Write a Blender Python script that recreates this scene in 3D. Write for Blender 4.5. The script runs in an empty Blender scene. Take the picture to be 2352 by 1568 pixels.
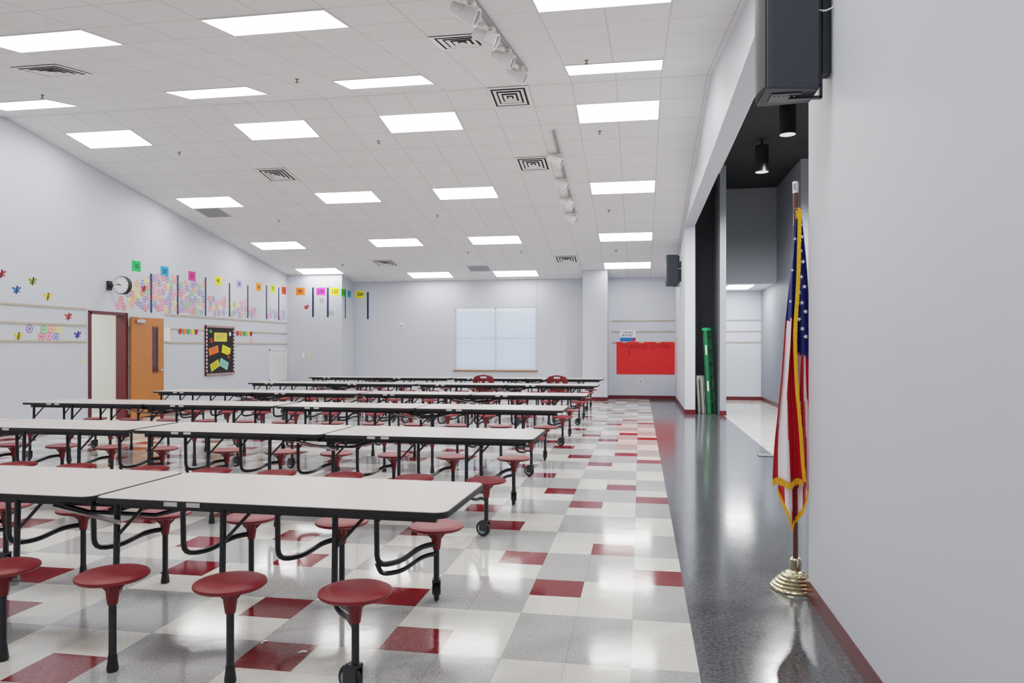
import bpy, math, random
from mathutils import Vector, Matrix
random.seed(7)
S = bpy.context.scene
COL = S.collection
PI = math.pi
# ------------------------------------------------------------ survey of the photograph
F, VX, VY, CH = 1700.0, 1470.0, 798.0, 1.47
TH = math.atan((VX-1176)/F); cT, sT = math.cos(TH), math.sin(TH)
def ray(px, py):
    a = (px-1176)/F; b = (VY-py)/F
    return a*cT-sT, a*sT+cT, b
def onX(px, py, X):
    r = ray(px, py); t = X/r[0]; return t*r[1], CH+t*r[2]          # (y, z)
def onY(px, py, Y):
    r = ray(px, py); t = Y/r[1]; return t*r[0], CH+t*r[2]          # (x, z)
def onZ(px, py, z):
    r = ray(px, py); t = (z-CH)/r[2]; return t*r[0], t*r[1]
SL = .1667
FARC, NEARC, RIDGE = 7.064, 3.516, 10.644
def ceil_z(y): return NEARC+SL*y if y < RIDGE else FARC-SL*y
def onC(px, py):
    r = ray(px, py)
    t = (FARC-CH)/(r[2]+SL*r[1])
    if t*r[1] < RIDGE: t = (NEARC-CH)/(r[2]-SL*r[1])
    return t*r[0], t*r[1]
XL, XR, YF, YB = -10.37, .98, 21.5, -3.0
# ------------------------------------------------------------ materials
def lin(c):
    def g(v):
        v /= 255.; return v/12.92 if v <= .04045 else ((v+.055)/1.055)**2.4
    return (g(c[0]), g(c[1]), g(c[2]), 1)
MC = {}
def mat(name, rgb, rough=.5, metal=0, var=.06, nscale=40, bump=0, bscale=200, emit=0, spec=.5, coat=0, transl=0):
    if name in MC: return MC[name]
    m = bpy.data.materials.new(name); m.use_nodes = True; nt = m.node_tree; N = nt.nodes; L = nt.links
    b = N['Principled BSDF']; c = lin(rgb)
    tc = N.new('ShaderNodeTexCoord'); no = N.new('ShaderNodeTexNoise'); no.inputs['Scale'].default_value = nscale
    L.new(tc.outputs['Object'], no.inputs['Vector'])
    mx = N.new('ShaderNodeMix'); mx.data_type = 'RGBA'
    mx.inputs[6].default_value = [min(1, v*(1-var)) for v in c[:3]]+[1]
    mx.inputs[7].default_value = [min(1, v*(1+var)) for v in c[:3]]+[1]
    L.new(no.outputs['Fac'], mx.inputs[0]); L.new(mx.outputs[2], b.inputs['Base Color'])
    b.inputs['Roughness'].default_value = rough; b.inputs['Metallic'].default_value = metal
    b.inputs['Specular IOR Level'].default_value = spec
    if coat: b.inputs['Coat Weight'].default_value = coat; b.inputs['Coat Roughness'].default_value = .1
    if bump:
        n2 = N.new('ShaderNodeTexNoise'); n2.inputs['Scale'].default_value = bscale
        L.new(tc.outputs['Object'], n2.inputs['Vector'])
        bp = N.new('ShaderNodeBump'); bp.inputs['Strength'].default_value = bump; bp.inputs['Distance'].default_value = .005
        L.new(n2.outputs['Fac'], bp.inputs['Height']); L.new(bp.outputs['Normal'], b.inputs['Normal'])
    if emit:
        L.new(mx.outputs[2], b.inputs['Emission Color']); b.inputs['Emission Strength'].default_value = emit
    if transl:
        tr = N.new('ShaderNodeBsdfTranslucent'); tr.inputs['Color'].default_value = c
        ms = N.new('ShaderNodeMixShader'); ms.inputs[0].default_value = transl
        L.new(b.outputs[0], ms.inputs[1]); L.new(tr.outputs[0], ms.inputs[2]); L.new(ms.outputs[0], N['Material Output'].inputs['Surface'])
    MC[name] = m; return m
def vm(N, L, op, a, b=None):
    n = N.new('ShaderNodeVectorMath'); n.operation = op
    L.new(a, n.inputs[0])
    if b is not None: n.inputs[1].default_value = b
    return n.outputs[0]
def ma(N, L, op, a, b=None):
    n = N.new('ShaderNodeMath'); n.operation = op
    for i, v in enumerate((a, b)):
        if v is None: continue
        if isinstance(v, (int, float)): n.inputs[i].default_value = v
        else: L.new(v, n.inputs[i])
    return n.outputs[0]
def grid_mat(name, rgb, speck, off, pitch, line=.006, linemul=.7, rough=.095, amount=.5, sscale=90, tvar=.06, wav=.018, spec=.5, soft=0):
    m = bpy.data.materials.new(name); m.use_nodes = True; nt = m.node_tree; N = nt.nodes; L = nt.links
    b = N['Principled BSDF']
    g = N.new('ShaderNodeNewGeometry')
    p = vm(N, L, 'SUBTRACT', g.outputs['Position'], (off[0], off[1], 0))
    p = vm(N, L, 'DIVIDE', p, (pitch[0], pitch[1], 1))
    fl = vm(N, L, 'FLOOR', p); fr = vm(N, L, 'FRACTION', p)
    sx = N.new('ShaderNodeSeparateXYZ'); L.new(fr, sx.inputs[0])
    ex = ma(N, L, 'ABSOLUTE', ma(N, L, 'SUBTRACT', sx.outputs[0], .5)); ey = ma(N, L, 'ABSOLUTE', ma(N, L, 'SUBTRACT', sx.outputs[1], .5))
    e = ma(N, L, 'MAXIMUM', ex, ey)
    lm = ma(N, L, 'GREATER_THAN', e, .5-line)
    sf = N.new('ShaderNodeSeparateXYZ'); L.new(fl, sf.inputs[0])
    cb = N.new('ShaderNodeCombineXYZ'); L.new(sf.outputs[0], cb.inputs[0]); L.new(sf.outputs[1], cb.inputs[1])
    wn = N.new('ShaderNodeTexWhiteNoise'); wn.noise_dimensions = '2D'; L.new(cb.outputs[0], wn.inputs['Vector'])
    no = N.new('ShaderNodeTexNoise'); no.inputs['Scale'].default_value = sscale; no.inputs['Detail'].default_value = 4
    L.new(g.outputs['Position'], no.inputs['Vector'])
    cr = N.new('ShaderNodeValToRGB'); cr.color_ramp.elements[0].position = .35; cr.color_ramp.elements[1].position = .62
    L.new(no.outputs['Fac'], cr.inputs[0])
    cr.color_ramp.elements[0].color = lin(speck); cr.color_ramp.elements[1].color = lin(rgb)
    mul = ma(N, L, 'ADD', ma(N, L, 'MULTIPLY', wn.outputs['Value'], tvar*2), 1-tvar)
    lmul = ma(N, L, 'SUBTRACT', 1, ma(N, L, 'MULTIPLY', lm, 1-linemul))
    tot = ma(N, L, 'MULTIPLY', mul, lmul)
    hs = N.new('ShaderNodeHueSaturation'); L.new(cr.outputs[0], hs.inputs['Color']); L.new(tot, hs.inputs['Value'])
    L.new(hs.outputs[0], b.inputs['Base Color'])
    b.inputs['Specular IOR Level'].default_value = spec
    if soft: b.inputs['Roughness'].default_value = rough
    else:   # wax polish wears unevenly
        n3 = N.new('ShaderNodeTexNoise'); n3.inputs['Scale'].default_value = 2.5; n3.inputs['Detail'].default_value = 5
        L.new(g.outputs['Position'], n3.inputs['Vector'])
        L.new(ma(N, L, 'ADD', ma(N, L, 'MULTIPLY', n3.outputs['Fac'], .09), rough-.04), b.inputs['Roughness'])
    n2 = N.new('ShaderNodeTexNoise'); n2.inputs['Scale'].default_value = 7 if not soft else 150
    L.new(g.outputs['Position'], n2.inputs['Vector'])
    h = ma(N, L, 'SUBTRACT', n2.outputs['Fac'], ma(N, L, 'MULTIPLY', lm, .3))
    bp = N.new('ShaderNodeBump'); bp.inputs['Strength'].default_value = wav; bp.inputs['Distance'].default_value = .02
    L.new(h, bp.inputs['Height']); L.new(bp.outputs['Normal'], b.inputs['Normal'])
    MC[name] = m; return m
T = .3048; BX = .265; BY = 4.6616
F_WHITE = grid_mat('vinyl tile white', (218, 215, 207), (194, 191, 184), (BX, BY), (T, T))
F_GREY = grid_mat('vinyl tile grey', (172, 171, 170), (140, 140, 141), (BX, BY), (T, T))
F_RED = grid_mat('vinyl tile maroon', (122, 20, 30), (94, 14, 22), (BX, BY), (T, T))
F_DARK = grid_mat('vinyl tile charcoal', (90, 92, 95), (56, 58, 62), (BX, BY), (T, T), linemul=.85, rough=.125, spec=.65, sscale=55)
C_FAR = grid_mat('ceiling tile far slope', (242, 242, 243), (228, 228, 229), (-.335, 11.292), (.631, .6165), line=.014, linemul=.78, rough=.9, sscale=120, tvar=.012, wav=.2, spec=.1, soft=1)
C_NEAR = grid_mat('ceiling tile near slope', (242, 242, 243), (228, 228, 229), (-.335, 9.492), (.631, .6165), line=.014, linemul=.78, rough=.9, sscale=120, tvar=.012, wav=.2, spec=.1, soft=1)
WALL = mat('painted wall pale grey blue', (194, 199, 209), .5, var=.015, nscale=3, bump=.08, bscale=250)
SOFF = mat('painted soffit grey', (180, 186, 198), .6, var=.015, nscale=3)
DWALL = mat('painted wall slate grey', (146, 150, 158), .6, var=.02, nscale=3)
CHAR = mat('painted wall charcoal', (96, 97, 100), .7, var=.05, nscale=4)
BLACKC = mat('black ceiling paint', (14, 15, 18), .8)
CREAM = mat('hall wall paint', (236, 236, 230), .6, var=.02)
MAR = mat('maroon rubber base', (88, 12, 26), .35)
MARF = mat('maroon door frame enamel', (86, 12, 28), .35)
WHITE = mat('white enamel', (235, 235, 235), .4, var=.02)
OFFW = mat('off white plastic', (222, 222, 216), .4, var=.02)
LAM = mat('grey laminate', (186, 179, 175), .3, var=.04, nscale=300)
BLK = mat('black powder coat', (20, 25, 33), .35)
RUB = mat('black rubber', (18, 19, 21), .6)
SEAT = mat('maroon moulded plastic', (118, 24, 31), .42, var=.06, nscale=60, bump=.08, bscale=300, spec=.4)
GREYP = mat('grey wheel plastic', (130, 138, 150), .4)
STEEL = mat('brushed steel', (185, 186, 188), .3, 1)
DARKG = mat('dark vent shade', (30, 31, 33), .8)
RAILM = mat('tan tack rail', (170, 160, 142), .5)
OAK = mat('oak veneer', (178, 110, 48), .4, var=.12, nscale=6)
WOOD = mat('dark brown pole wood', (84, 42, 22), .35, var=.15)
EMIT = mat('lit diffuser', (255, 253, 250), .5, var=0, emit=13.5)
BLIND = mat('blind slat white', (216, 224, 238), .5, var=.01, transl=.3)
NAVY = mat('navy paper tape', (22, 34, 84), .6)
# ------------------------------------------------------------ mesh builder
class MB:
    def __init__(s): s.v = []; s.f = []; s.m = []; s.M = Matrix.Identity(4)
    def add(s, vs, fs, mi=0):
        o = len(s.v); s.v += [tuple(s.M @ Vector(v)) for v in vs]
        for f in fs: s.f.append([i+o for i in f]); s.m.append(mi)
        return s
    def box(s, x0, x1, y0, y1, z0, z1, mi=0):
        vs = [(x, y, z) for z in (z0, z1) for y in (y0, y1) for x in (x0, x1)]
        return s.add(vs, [(0, 2, 3, 1), (4, 5, 7, 6), (0, 1, 5, 4), (2, 6, 7, 3), (0, 4, 6, 2), (1, 3, 7, 5)], mi)
    def prism(s, poly, z0, z1, mi=0):
        n = len(poly)
        vs = [(p[0], p[1], z0) for p in poly]+[(p[0], p[1], z1) for p in poly]
        fs = [tuple(range(n-1, -1, -1)), tuple(range(n, 2*n))]+[(i, (i+1) % n, n+(i+1) % n, n+i) for i in range(n)]
        return s.add(vs, fs, mi)
    def lathe(s, prof, c=(0, 0, 0), n=20, mi=0, rot=None):
        vs = []; fs = []
        R = rot or Matrix.Identity(3); c = Vector(c)
        for r, z in prof:
            for k in range(n):
                a = 2*PI*k/n; vs.append(tuple(c+R @ Vector((max(r, 1e-4)*math.cos(a), max(r, 1e-4)*math.sin(a), z))))
        for i in range(len(prof)-1):
            for k in range(n):
                k2 = (k+1) % n; fs.append((i*n+k, i*n+k2, (i+1)*n+k2, (i+1)*n+k))
        fs.append(tuple(range(n-1, -1, -1))); fs.append(tuple(range((len(prof)-1)*n, len(prof)*n)))
        return s.add(vs, fs, mi)
    def tube(s, pts, r, n=8, mi=0):
        P = [Vector(p) for p in pts]; vs = []; fs = []
        t0 = (P[1]-P[0]).normalized(); u = t0.orthogonal().normalized()
        for i, p in enumerate(P):
            t = (P[min(i+1, len(P)-1)]-P[max(i-1, 0)]).normalized()
            u = (u-t*u.dot(t)).normalized(); w = t.cross(u)
            for k in range(n):
                a = 2*PI*k/n; vs.append(tuple(p+r*(math.cos(a)*u+math.sin(a)*w)))
        for i in range(len(P)-1):
            for k in range(n):
                k2 = (k+1) % n; fs.append((i*n+k, i*n+k2, (i+1)*n+k2, (i+1)*n+k))
        fs.append(tuple(range(n-1, -1, -1))); fs.append(tuple(range((len(P)-1)*n, len(P)*n)))
        return s.add(vs, fs, mi)
    def build(s, name, mats, parent=None, smooth=True, loc=None):
        me = bpy.data.meshes.new(name); me.from_pydata(s.v, [], s.f)
        if not isinstance(mats, (list, tuple)): mats = [mats]
        for m in mats: me.materials.append(m)
        for p, mi in zip(me.polygons, s.m): p.material_index = mi
        if smooth:
            me.polygons.foreach_set('use_smooth', [True]*len(me.polygons)); me.update()
            me.set_sharp_from_angle(angle=math.radians(38))
        me.update()
        o = bpy.data.objects.new(name, me); COL.objects.link(o)
        if parent: o.parent = parent
        if loc: o.location = loc
        return o
def bevel(o, w=.005, seg=2):
    m = o.modifiers.new('bevel', 'BEVEL'); m.width = w; m.segments = seg; m.limit_method = 'ANGLE'; return o
def smoothp(pts, k=4):
    P = [Vector(p) for p in pts]; out = []
    for i in range(len(P)-1):
        a = P[max(i-1, 0)]; b = P[i]; c = P[i+1]; d = P[min(i+2, len(P)-1)]
        for j in range(k):
            t = j/k
            out.append(.5*((2*b)+(c-a)*t+(2*a-5*b+4*c-d)*t*t+(3*b-a-3*c+d)*t**3))
    out.append(P[-1]); return out
def bentp(pts, rad, k=4):      # straight runs joined by short round bends
    P = [Vector(p) for p in pts]; out = [P[0]]
    for i in range(1, len(P)-1):
        a = (P[i-1]-P[i]); c = (P[i+1]-P[i]); ra = min(rad, a.length*.45); rc = min(rad, c.length*.45)
        s = P[i]+a.normalized()*ra; e = P[i]+c.normalized()*rc
        for j in range(k+1):
            t = j/k; out.append(s*(1-t)**2+P[i]*2*t*(1-t)+e*t*t)
    out.append(P[-1]); return out
def rrect(cx, cy, lx, ly, r, n=4):
    out = []
    for qx, qy, a0 in ((1, 1, 0), (-1, 1, PI/2), (-1, -1, PI), (1, -1, 1.5*PI)):
        for k in range(n+1):
            a = a0+PI/2*k/n; out.append((cx+qx*(lx/2-r)+r*math.cos(a), cy+qy*(ly/2-r)+r*math.sin(a)))
    return out
def tag(o, label, cat, group=None):
    o['label'] = label; o['category'] = cat
    if group: o['group'] = group
    return o
def thing(name, label, cat, loc=(0, 0, 0), rot=(0, 0, 0), group=None):
    o = bpy.data.objects.new(name, None); COL.objects.link(o); o.empty_display_size = .1
    o.location = loc; o.rotation_euler = rot; return tag(o, label, cat, group)
def struct(name, mb, m, smooth=False):
    o = mb.build(name, m, smooth=smooth); o['kind'] = 'structure'; return o
def dup(o, parent=None):
    c = o.copy(); COL.objects.link(c)
    if parent: c.parent = parent
    for ch in list(o.children): dup(ch, c)
    return c
WL = (PI/2, 0, PI/2)     # flat item on a wall that faces +X
WF = (PI/2, 0, 0)        # flat item on a wall that faces -Y
def text(s, size, m, parent, loc=(0, 0, 0), name='lettering', rotz=0, wt=.012):
    cu = bpy.data.curves.new('t', 'FONT'); cu.body = s; cu.size = size; cu.align_x = 'CENTER'; cu.align_y = 'CENTER'; cu.extrude = .0006; cu.resolution_u = 3
    cu.offset = size*wt
    to = bpy.data.objects.new('t', cu); COL.objects.link(to); bpy.context.view_layer.update()
    me = bpy.data.meshes.new_from_object(to.evaluated_get(bpy.context.evaluated_depsgraph_get()))
    bpy.data.objects.remove(to); me.materials.clear(); me.materials.append(m)
    o = bpy.data.objects.new(name, me); COL.objects.link(o); o.parent = parent; o.location = loc; o.rotation_euler = (0, 0, rotz); return o
ORD = ['first', 'second', 'third', 'fourth', 'fifth', 'sixth', 'seventh', 'eighth']
# ------------------------------------------------------------ SETTING
perm = [0, 2, 7, 1, 4, 6, 3, 5]
fb = MB()
for i in range(-20, 42):
    for j in range(-26, 57):
        x1 = BX-i*T; x0 = x1-T; y0 = BY+j*T
        if i < -5: mi = 0
        elif i < 0: mi = 3
        elif j % 8 == perm[i % 8]: mi = 2
        else: mi = 0 if (((i+1)//2)+(j//2)) % 2 == 0 else 1
        if i > 34: mi = 0
        fb.add([(x0, y0, 0), (x1, y0, 0), (x1, y0+T, 0), (x0, y0+T, 0)], [(0, 1, 2, 3)], mi)
struct('floor', fb, [F_WHITE, F_GREY, F_RED, F_DARK])
def slab(y0, z0, y1, z1, x0, x1, t=.1):
    b = MB()
    vs = [(x0, y0, z0), (x1, y0, z0), (x1, y1, z1), (x0, y1, z1), (x0, y0, z0+t), (x1, y0, z0+t), (x1, y1, z1+t), (x0, y1, z1+t)]
    return b.add(vs, [(0, 3, 2, 1), (4, 5, 6, 7), (0, 1, 5, 4), (1, 2, 6, 5), (2, 3, 7, 6), (3, 0, 4, 7)])
struct('ceiling', slab(RIDGE, ceil_z(RIDGE+.0001), YF+.1, ceil_z(YF+.1), XL-.1, XR+.02), C_FAR)
struct('ceiling', slab(YB-.1, ceil_z(YB-.1), RIDGE, ceil_z(RIDGE+.0001), XL-.1, XR+.02), C_NEAR)
DY0, DY1, DZ = 12.56, 13.59, 2.16
b = MB(); X0 = XL-.2
b.box(X0, XL, YB-.2, DY0, 0, 5.6); b.box(X0, XL, DY1, YF+.2, 0, 5.6); b.box(X0, XL, DY0, DY1, DZ, 5.6)
struct('wall_left', b, WALL)
wx0, wz1 = onY(1045, 707, YF); wx1, wz0 = onY(1232, 850, YF)
b = MB(); b.box(XL, wx0, YF, YF+.2, 0, 5.6); b.box(wx1, XR+.22, YF, YF+.2, 0, 5.6)
b.box(wx0, wx1, YF, YF+.2, 0, wz0); b.box(wx0, wx1, YF, YF+.2, wz1, 5.6)
struct('wall_far', b, WALL)
BUX = -8.64
struct('wall_bump', MB().box(XL, BUX, 20.6, YF, 0, 4.2), WALL)
struct('wall_pilaster', MB().box(-1.57, -.89, 20.6, YF, 0, 4.2), WALL)
struct('wall_back', MB().box(X0, XR+.22, YB-.2, YB, 0, 5.6), WALL)
PY0, PY1, HZ = 4.6, 16.8, 4.17
XI = XR+.22
struct('wall_right', MB().box(XR, XI, YB, PY0, 0, 5.5), WALL)
struct('wall_right_far', MB().box(XR, XI, PY1, YF, 0, 5.5), WALL)
struct('wall_header', MB().box(XR, XI, PY0, PY1, HZ, 5.5), WALL)
# space behind the wide opening
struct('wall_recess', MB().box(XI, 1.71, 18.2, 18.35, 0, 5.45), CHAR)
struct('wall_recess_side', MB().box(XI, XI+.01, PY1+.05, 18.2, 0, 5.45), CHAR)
struct('wall_fin', MB().box(1.71, 1.84, 16.6, YF, 0, 5.45), DWALL)
struct('wall_bulkhead', MB().box(1.84, 3.32, 19.1, 19.25, 3.06, 5.45), DWALL)
struct('wall_passage_side', MB().box(3.32, 3.47, 16.3, YF, 0, 5.45), DWALL)
struct('wall_passage_far', MB().box(1.84, 3.32, YF, YF+.2, 0, 3.3), WALL)
struct('ceiling', MB().box(1.84, 3.32, 19.25, YF, 3.06, 3.16), WHITE)
struct('wall_stage_far', MB().box(3.47, 6, 17.6, 17.75, 0, 5.45), DWALL)
struct('wall_stage_side', MB().box(6, 6.15, 2, 17.75, 0, 5.45), DWALL)
struct('wall_stage_near', MB().box(XI, 6.15, 1.85, 2, 0, 5.45), DWALL)
struct('ceiling', MB().box(XI, 6.15, 1.85, 19.25, 5.42, 5.55), BLACKC)
# baseboards
def bb(name, *boxes):
    m = MB()
    for q in boxes: m.box(q[0], q[1], q[2], q[3], 0, .1)
    return struct(name, m, MAR)
e = .008
bb('baseboard_left', (XL, XL+e, YB, DY0-.06), (XL, XL+e, DY1+.06, 20.6))
bb('baseboard_far', (XL, BUX+e, 20.6-e, 20.6), (BUX, BUX+e, 20.6, YF), (BUX, -1.57, YF-e, YF), (-1.57-e, -.89+e, 20.6-e, 20.6), (-.89, -.89+e, 20.6, YF), (-1.57-e, -1.57, 20.6, YF), (-.89, XR, YF-e, YF))
bb('baseboard_right', (XR-e, XR, YB, PY0), (XR-e, XI, PY0, PY0+e))
bb('baseboard_right_far', (XR-e, XR, PY1-e, YF), (XR, XI+e, PY1-e, PY1))
bb('baseboard_passage', (1.71-e, 1.84+e, 16.6-e, 16.6), (1.84, 3.32, YF-e, YF), (3.32-e, 3.32, 16.3, YF))
# hall behind the door
struct('wall_hall', MB().box(-12.6, -12.45, 10.5, 16, 0, 2.9).box(-12.6, X0, 10.35, 10.5, 0, 2.9).box(-12.6, X0, 16, 16.15, 0, 2.9).box(-12.6, X0, 10.35, 16.15, 2.9, 3.0), CREAM)
o = MB().box(-12, -11.2, 11.5, 14.5, 2.86, 2.899).build('ceiling_light', mat('hall fill panel', (255, 253, 248), .5, var=0, emit=9), smooth=False)  # glowing panel added out of view to brighten the hall
tag(o, 'added unseen fill panel over the hall beyond the open door', 'ceiling light')
# door 1
d = bpy.data.objects.new('door_1', None); COL.objects.link(d); d['kind'] = 'structure'; d.location = (XL, DY0, 0)
w = DY1-DY0
b = MB()
b.box(-.205, .02, 0, .04, 0, DZ).box(-.205, .02, w-.04, w, 0, DZ).box(-.205, .02, 0, w, DZ-.04, DZ)
b.box(0, .02, -.03, .0, 0, DZ+.02).box(0, .02, w, w+.03, 0, DZ+.02).box(0, .02, -.03, w+.03, DZ, DZ+.02)
b.build('door_frame', MARF, d, smooth=False)
lf = MB(); y0, y1 = w+.05, w+1.08
lf.box(.05, .095, y0, y0+.66, .02, 2.1).box(.05, .095, y0+.82, y1, .02, 2.1).box(.05, .095, y0+.66, y0+.82, .02, .95).box(.05, .095, y0+.66, y0+.82, 1.9, 2.1)
leaf = lf.build('door_leaf', OAK, d, smooth=False)
MB().box(.06, .085, y0+.66, y0+.82, .95, 1.9).build('vision_panel', mat('dark wired glass', (60, 30, 34), .1), leaf, smooth=False)
MB().box(.095, .1, y0+.645, y0+.66, .94, 1.91).box(.095, .1, y0+.82, y0+.835, .94, 1.91).box(.095, .1, y0+.645, y0+.835, .925, .94).box(.095, .1, y0+.645, y0+.835, 1.91, 1.925).build('vision_frame', MARF, leaf, smooth=False)
hm = MB(); hm.lathe([(.0, 0), (.03, 0), (.03, .01), (.012, .012), (.012, .06)], (.095, y1-.07, .98), 14, rot=Matrix.Rotation(PI/2, 3, 'Y')); hm.tube([(.15, y1-.07, .98), (.15, y1-.2, .98)], .01)
hm.build('door_handle', STEEL, leaf)
cm = MB(); cm.box(.095, .145, y0+.1, y0+.36, 1.98, 2.05).tube([(.12, y0+.3, 2.06), (.14, y0+.1, 2.1), (.08, y0-.05, 2.12)], .01)
bevel(cm.build('door_closer', STEEL, leaf, smooth=False), .008)
for z in (.3, 1.1, 1.9): MB().lathe([(.014, 0), (.014, .1)], (.035, w+.03, z), 10).build('hinge', STEEL, d)
# window
wn = bpy.data.objects.new('window_1', None); COL.objects.link(wn); wn['kind'] = 'structure'; wn.location = (wx0, YF, wz0)
W, H = wx1-wx0, wz1-wz0
b = MB()
for x in (0, W/2-.03, W-.04): b.box(x, x+(.06 if 0 < x < W-.1 else .04), .07, .13, 0, H)
b.box(0, W, .07, .13, 0, .04).box(0, W, .07, .13, H-.04, H).box(0, W, .08, .12, H*.5-.02, H*.5+.02)
b.build('window_frame', WHITE, wn, smooth=False)
gl = bpy.data.materials.new('window glass'); gl.use_nodes = True
N = gl.node_tree.nodes; tr = N.new('ShaderNodeBsdfTransparent'); tr.inputs[0].default_value = (.92, .96, 1, 1); gl.node_tree.links.new(tr.outputs[0], N['Material Output'].inputs[0])
MB().box(.04, W-.04, .098, .102, .04, H-.04).build('window_pane', gl, wn, smooth=False)
for k in range(2):
    x0 = .008+k*W/2; x1 = W/2-.008+k*W/2; bl = MB()
    n = int((H-.09)/.046)
    for q in range(n):
        z = .03+q*.046
        vs = []
        for t in range(4):
            u = t/3; vs += [(x0, .012+.034*u, z-.006+.040*u+.008*math.sin(u*PI)), (x1, .012+.034*u, z-.006+.040*u+.008*math.sin(u*PI))]
        bl.add(vs, [(0, 1, 3, 2), (2, 3, 5, 4), (4, 5, 7, 6)])
    o = bl.build('blind', BLIND, wn, smooth=False)
    hb = MB().box(x0, x1, .008, .055, H-.05, H-.002).box(x0, x1, .02, .05, .003, .02)
    for q in (.12, .5, .88):
        xx = x0+(x1-x0)*q; hb.box(xx-.004, xx+.004, .008, .010, .02, H-.05)
    hb.build('blind_rail', WHITE, o, smooth=False)
MB().box(-.05, W+.05, -.06, .08, -.035, -.001).build('window_sill', mat('oak sill', (150, 110, 70), .45), wn, smooth=False)
# tack rails
def rails_x(name, X, y0, y1, skip=()):
    m = MB()
    for z in (2.2, 1.89, 1.58): m.box(X, X+.015, y0, y1, z-.018, z+.018)
    return struct(name, m, RAILM)
ya, _ = onX(198, 750, XL); yb, _ = onX(378, 750, XL)
rails_x('trim_1', XL, 6, ya); rails_x('trim_2', XL, yb+.02, 20.58)
xa, _ = onY(1405, 750, YF)
for nm, q0, q1 in (('trim_3', xa, XR-.001), ('trim_4', 1.85, 3.31)):
    m = MB()
    for z in (2.24, 1.93, 1.62): m.box(q0, q1, YF-.015, YF, z-.018, z+.018)
    struct(nm, m, RAILM)
xx, _ = onY(1232, 650, YF)
struct('trim_5', MB().box(xx-.006, xx+.006, YF-.006, YF, wz1, 3.45), SOFF)
# ------------------------------------------------------------ CEILING THINGS
ANG = math.atan(SL)
def crot(y): return (ANG if y < RIDGE else -ANG, 0, 0)
def make_light():
    r = thing('ceiling_light', '', 'ceiling light')
    a, c = .615, .3
    f = MB(); f.box(-a-.014, a+.014, -c-.014, -c, -.012, .001).box(-a-.014, a+.014, c, c+.014, -.012, .001).box(-a-.014, -a, -c, c, -.012, .001).box(a, a+.014, -c, c, -.012, .001)
    f.build('frame', WHITE, r, smooth=False)
    MB().box(-a, a, -c, c, -.009, -.002).build('diffuser', EMIT, r, smooth=False)
    return r
LX = [(-9.169, 'along the left wall'), (-6.014, 'second from the left wall'), (-3.49, 'third from the left wall'), (-.335, 'beside the stage header')]
pr = make_light(); first = True
for ci, (x, cn) in enumerate(LX):
    last = 20.22 if ci in (0, 3) else 20.84
    for ri, y in enumerate([last, 17.765, 14.68, 11.6, 9.8, 6.717, 3.63, .55]):
        o = pr if first else dup(pr); first = False
        o.location = (x, y, ceil_z(y)); o.rotation_euler = crot(y)
        tag(o, f'lit ceiling panel, {ORD[ri]} from the back wall in column {cn}', 'ceiling light', 'ceiling light panels')
# supply vents
def make_vent():
    r = thing('ceiling_vent', '', 'vent')
    MB().box(-.3, .3, -.3, .3, -.004, .001).build('shade_backing', DARKG, r, smooth=False)  # closed flat panel; shade between the louvers is put into its dark colour
    f = MB()
    for a, wd, z0, z1 in ((.308, .05, -.010, -.012), (.228, .042, -.016, -.010), (.160, .042, -.018, -.010), (.092, .042, -.020, -.010), (.028, .0279, -.020, -.020)):
        i = a-wd
        vs = [(-a, -a, z0), (a, -a, z0), (a, a, z0), (-a, a, z0), (-i, -i, z1), (i, -i, z1), (i, i, z1), (-i, i, z1)]
        f.add(vs, [(0, 1, 5, 4), (1, 2, 6, 5), (2, 3, 7, 6), (3, 0, 4, 7)])
    f.build('louver', WHITE, r, smooth=False)
    return r
pv = None
for px, py, lb in ((1062, 95, 'louvered ceiling vent beside the nearer track light'), (120, 162, 'louvered ceiling vent at the upper left near the left wall'), (1172, 222, 'louvered ceiling vent at the ridge beyond the nearer track light'),
                   (637, 401, 'louvered ceiling vent mid ceiling on the left, ahead of fourth light row'), (1225, 376, 'louvered ceiling vent just left of the farther track light'),
                   (885, 604, 'small looking louvered vent near the back wall, left of the window'), (1301, 595, 'small looking louvered vent near the back wall beside the pilaster')):
    x, y = onC(px, py)
    if pv is None: pv = make_vent(); o = pv
    else: o = dup(pv)
    o.location = (x, y, ceil_z(y)); o.rotation_euler = crot(y); tag(o, lb, 'vent', 'louvered ceiling vents')
PERF = mat('perforated return grille', (150, 151, 153), .6, var=.2, nscale=400)
for px, py, lb in ((490, 488, 'flat grey return grille behind the leftmost ceiling light'), (1100, 616, 'flat grey return grille near the back wall above the window')):
    x, y = onC(px, py)
    r = thing('return_grille', lb, 'grille', (x, y, ceil_z(y)), crot(y), 'return grilles')
    MB().box(-.29, .29, -.28, .28, -.006, .001).build('perforated_panel', PERF, r, smooth=False)
    MB().box(-.31, .31, -.31, -.28, -.01, .001).box(-.31, .31, .28, .31, -.01, .001).box(-.31, -.29, -.28, .28, -.01, .001).box(.29, .31, -.28, .28, -.01, .001).build('frame', OFFW, r, smooth=False)
ps = None
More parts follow.
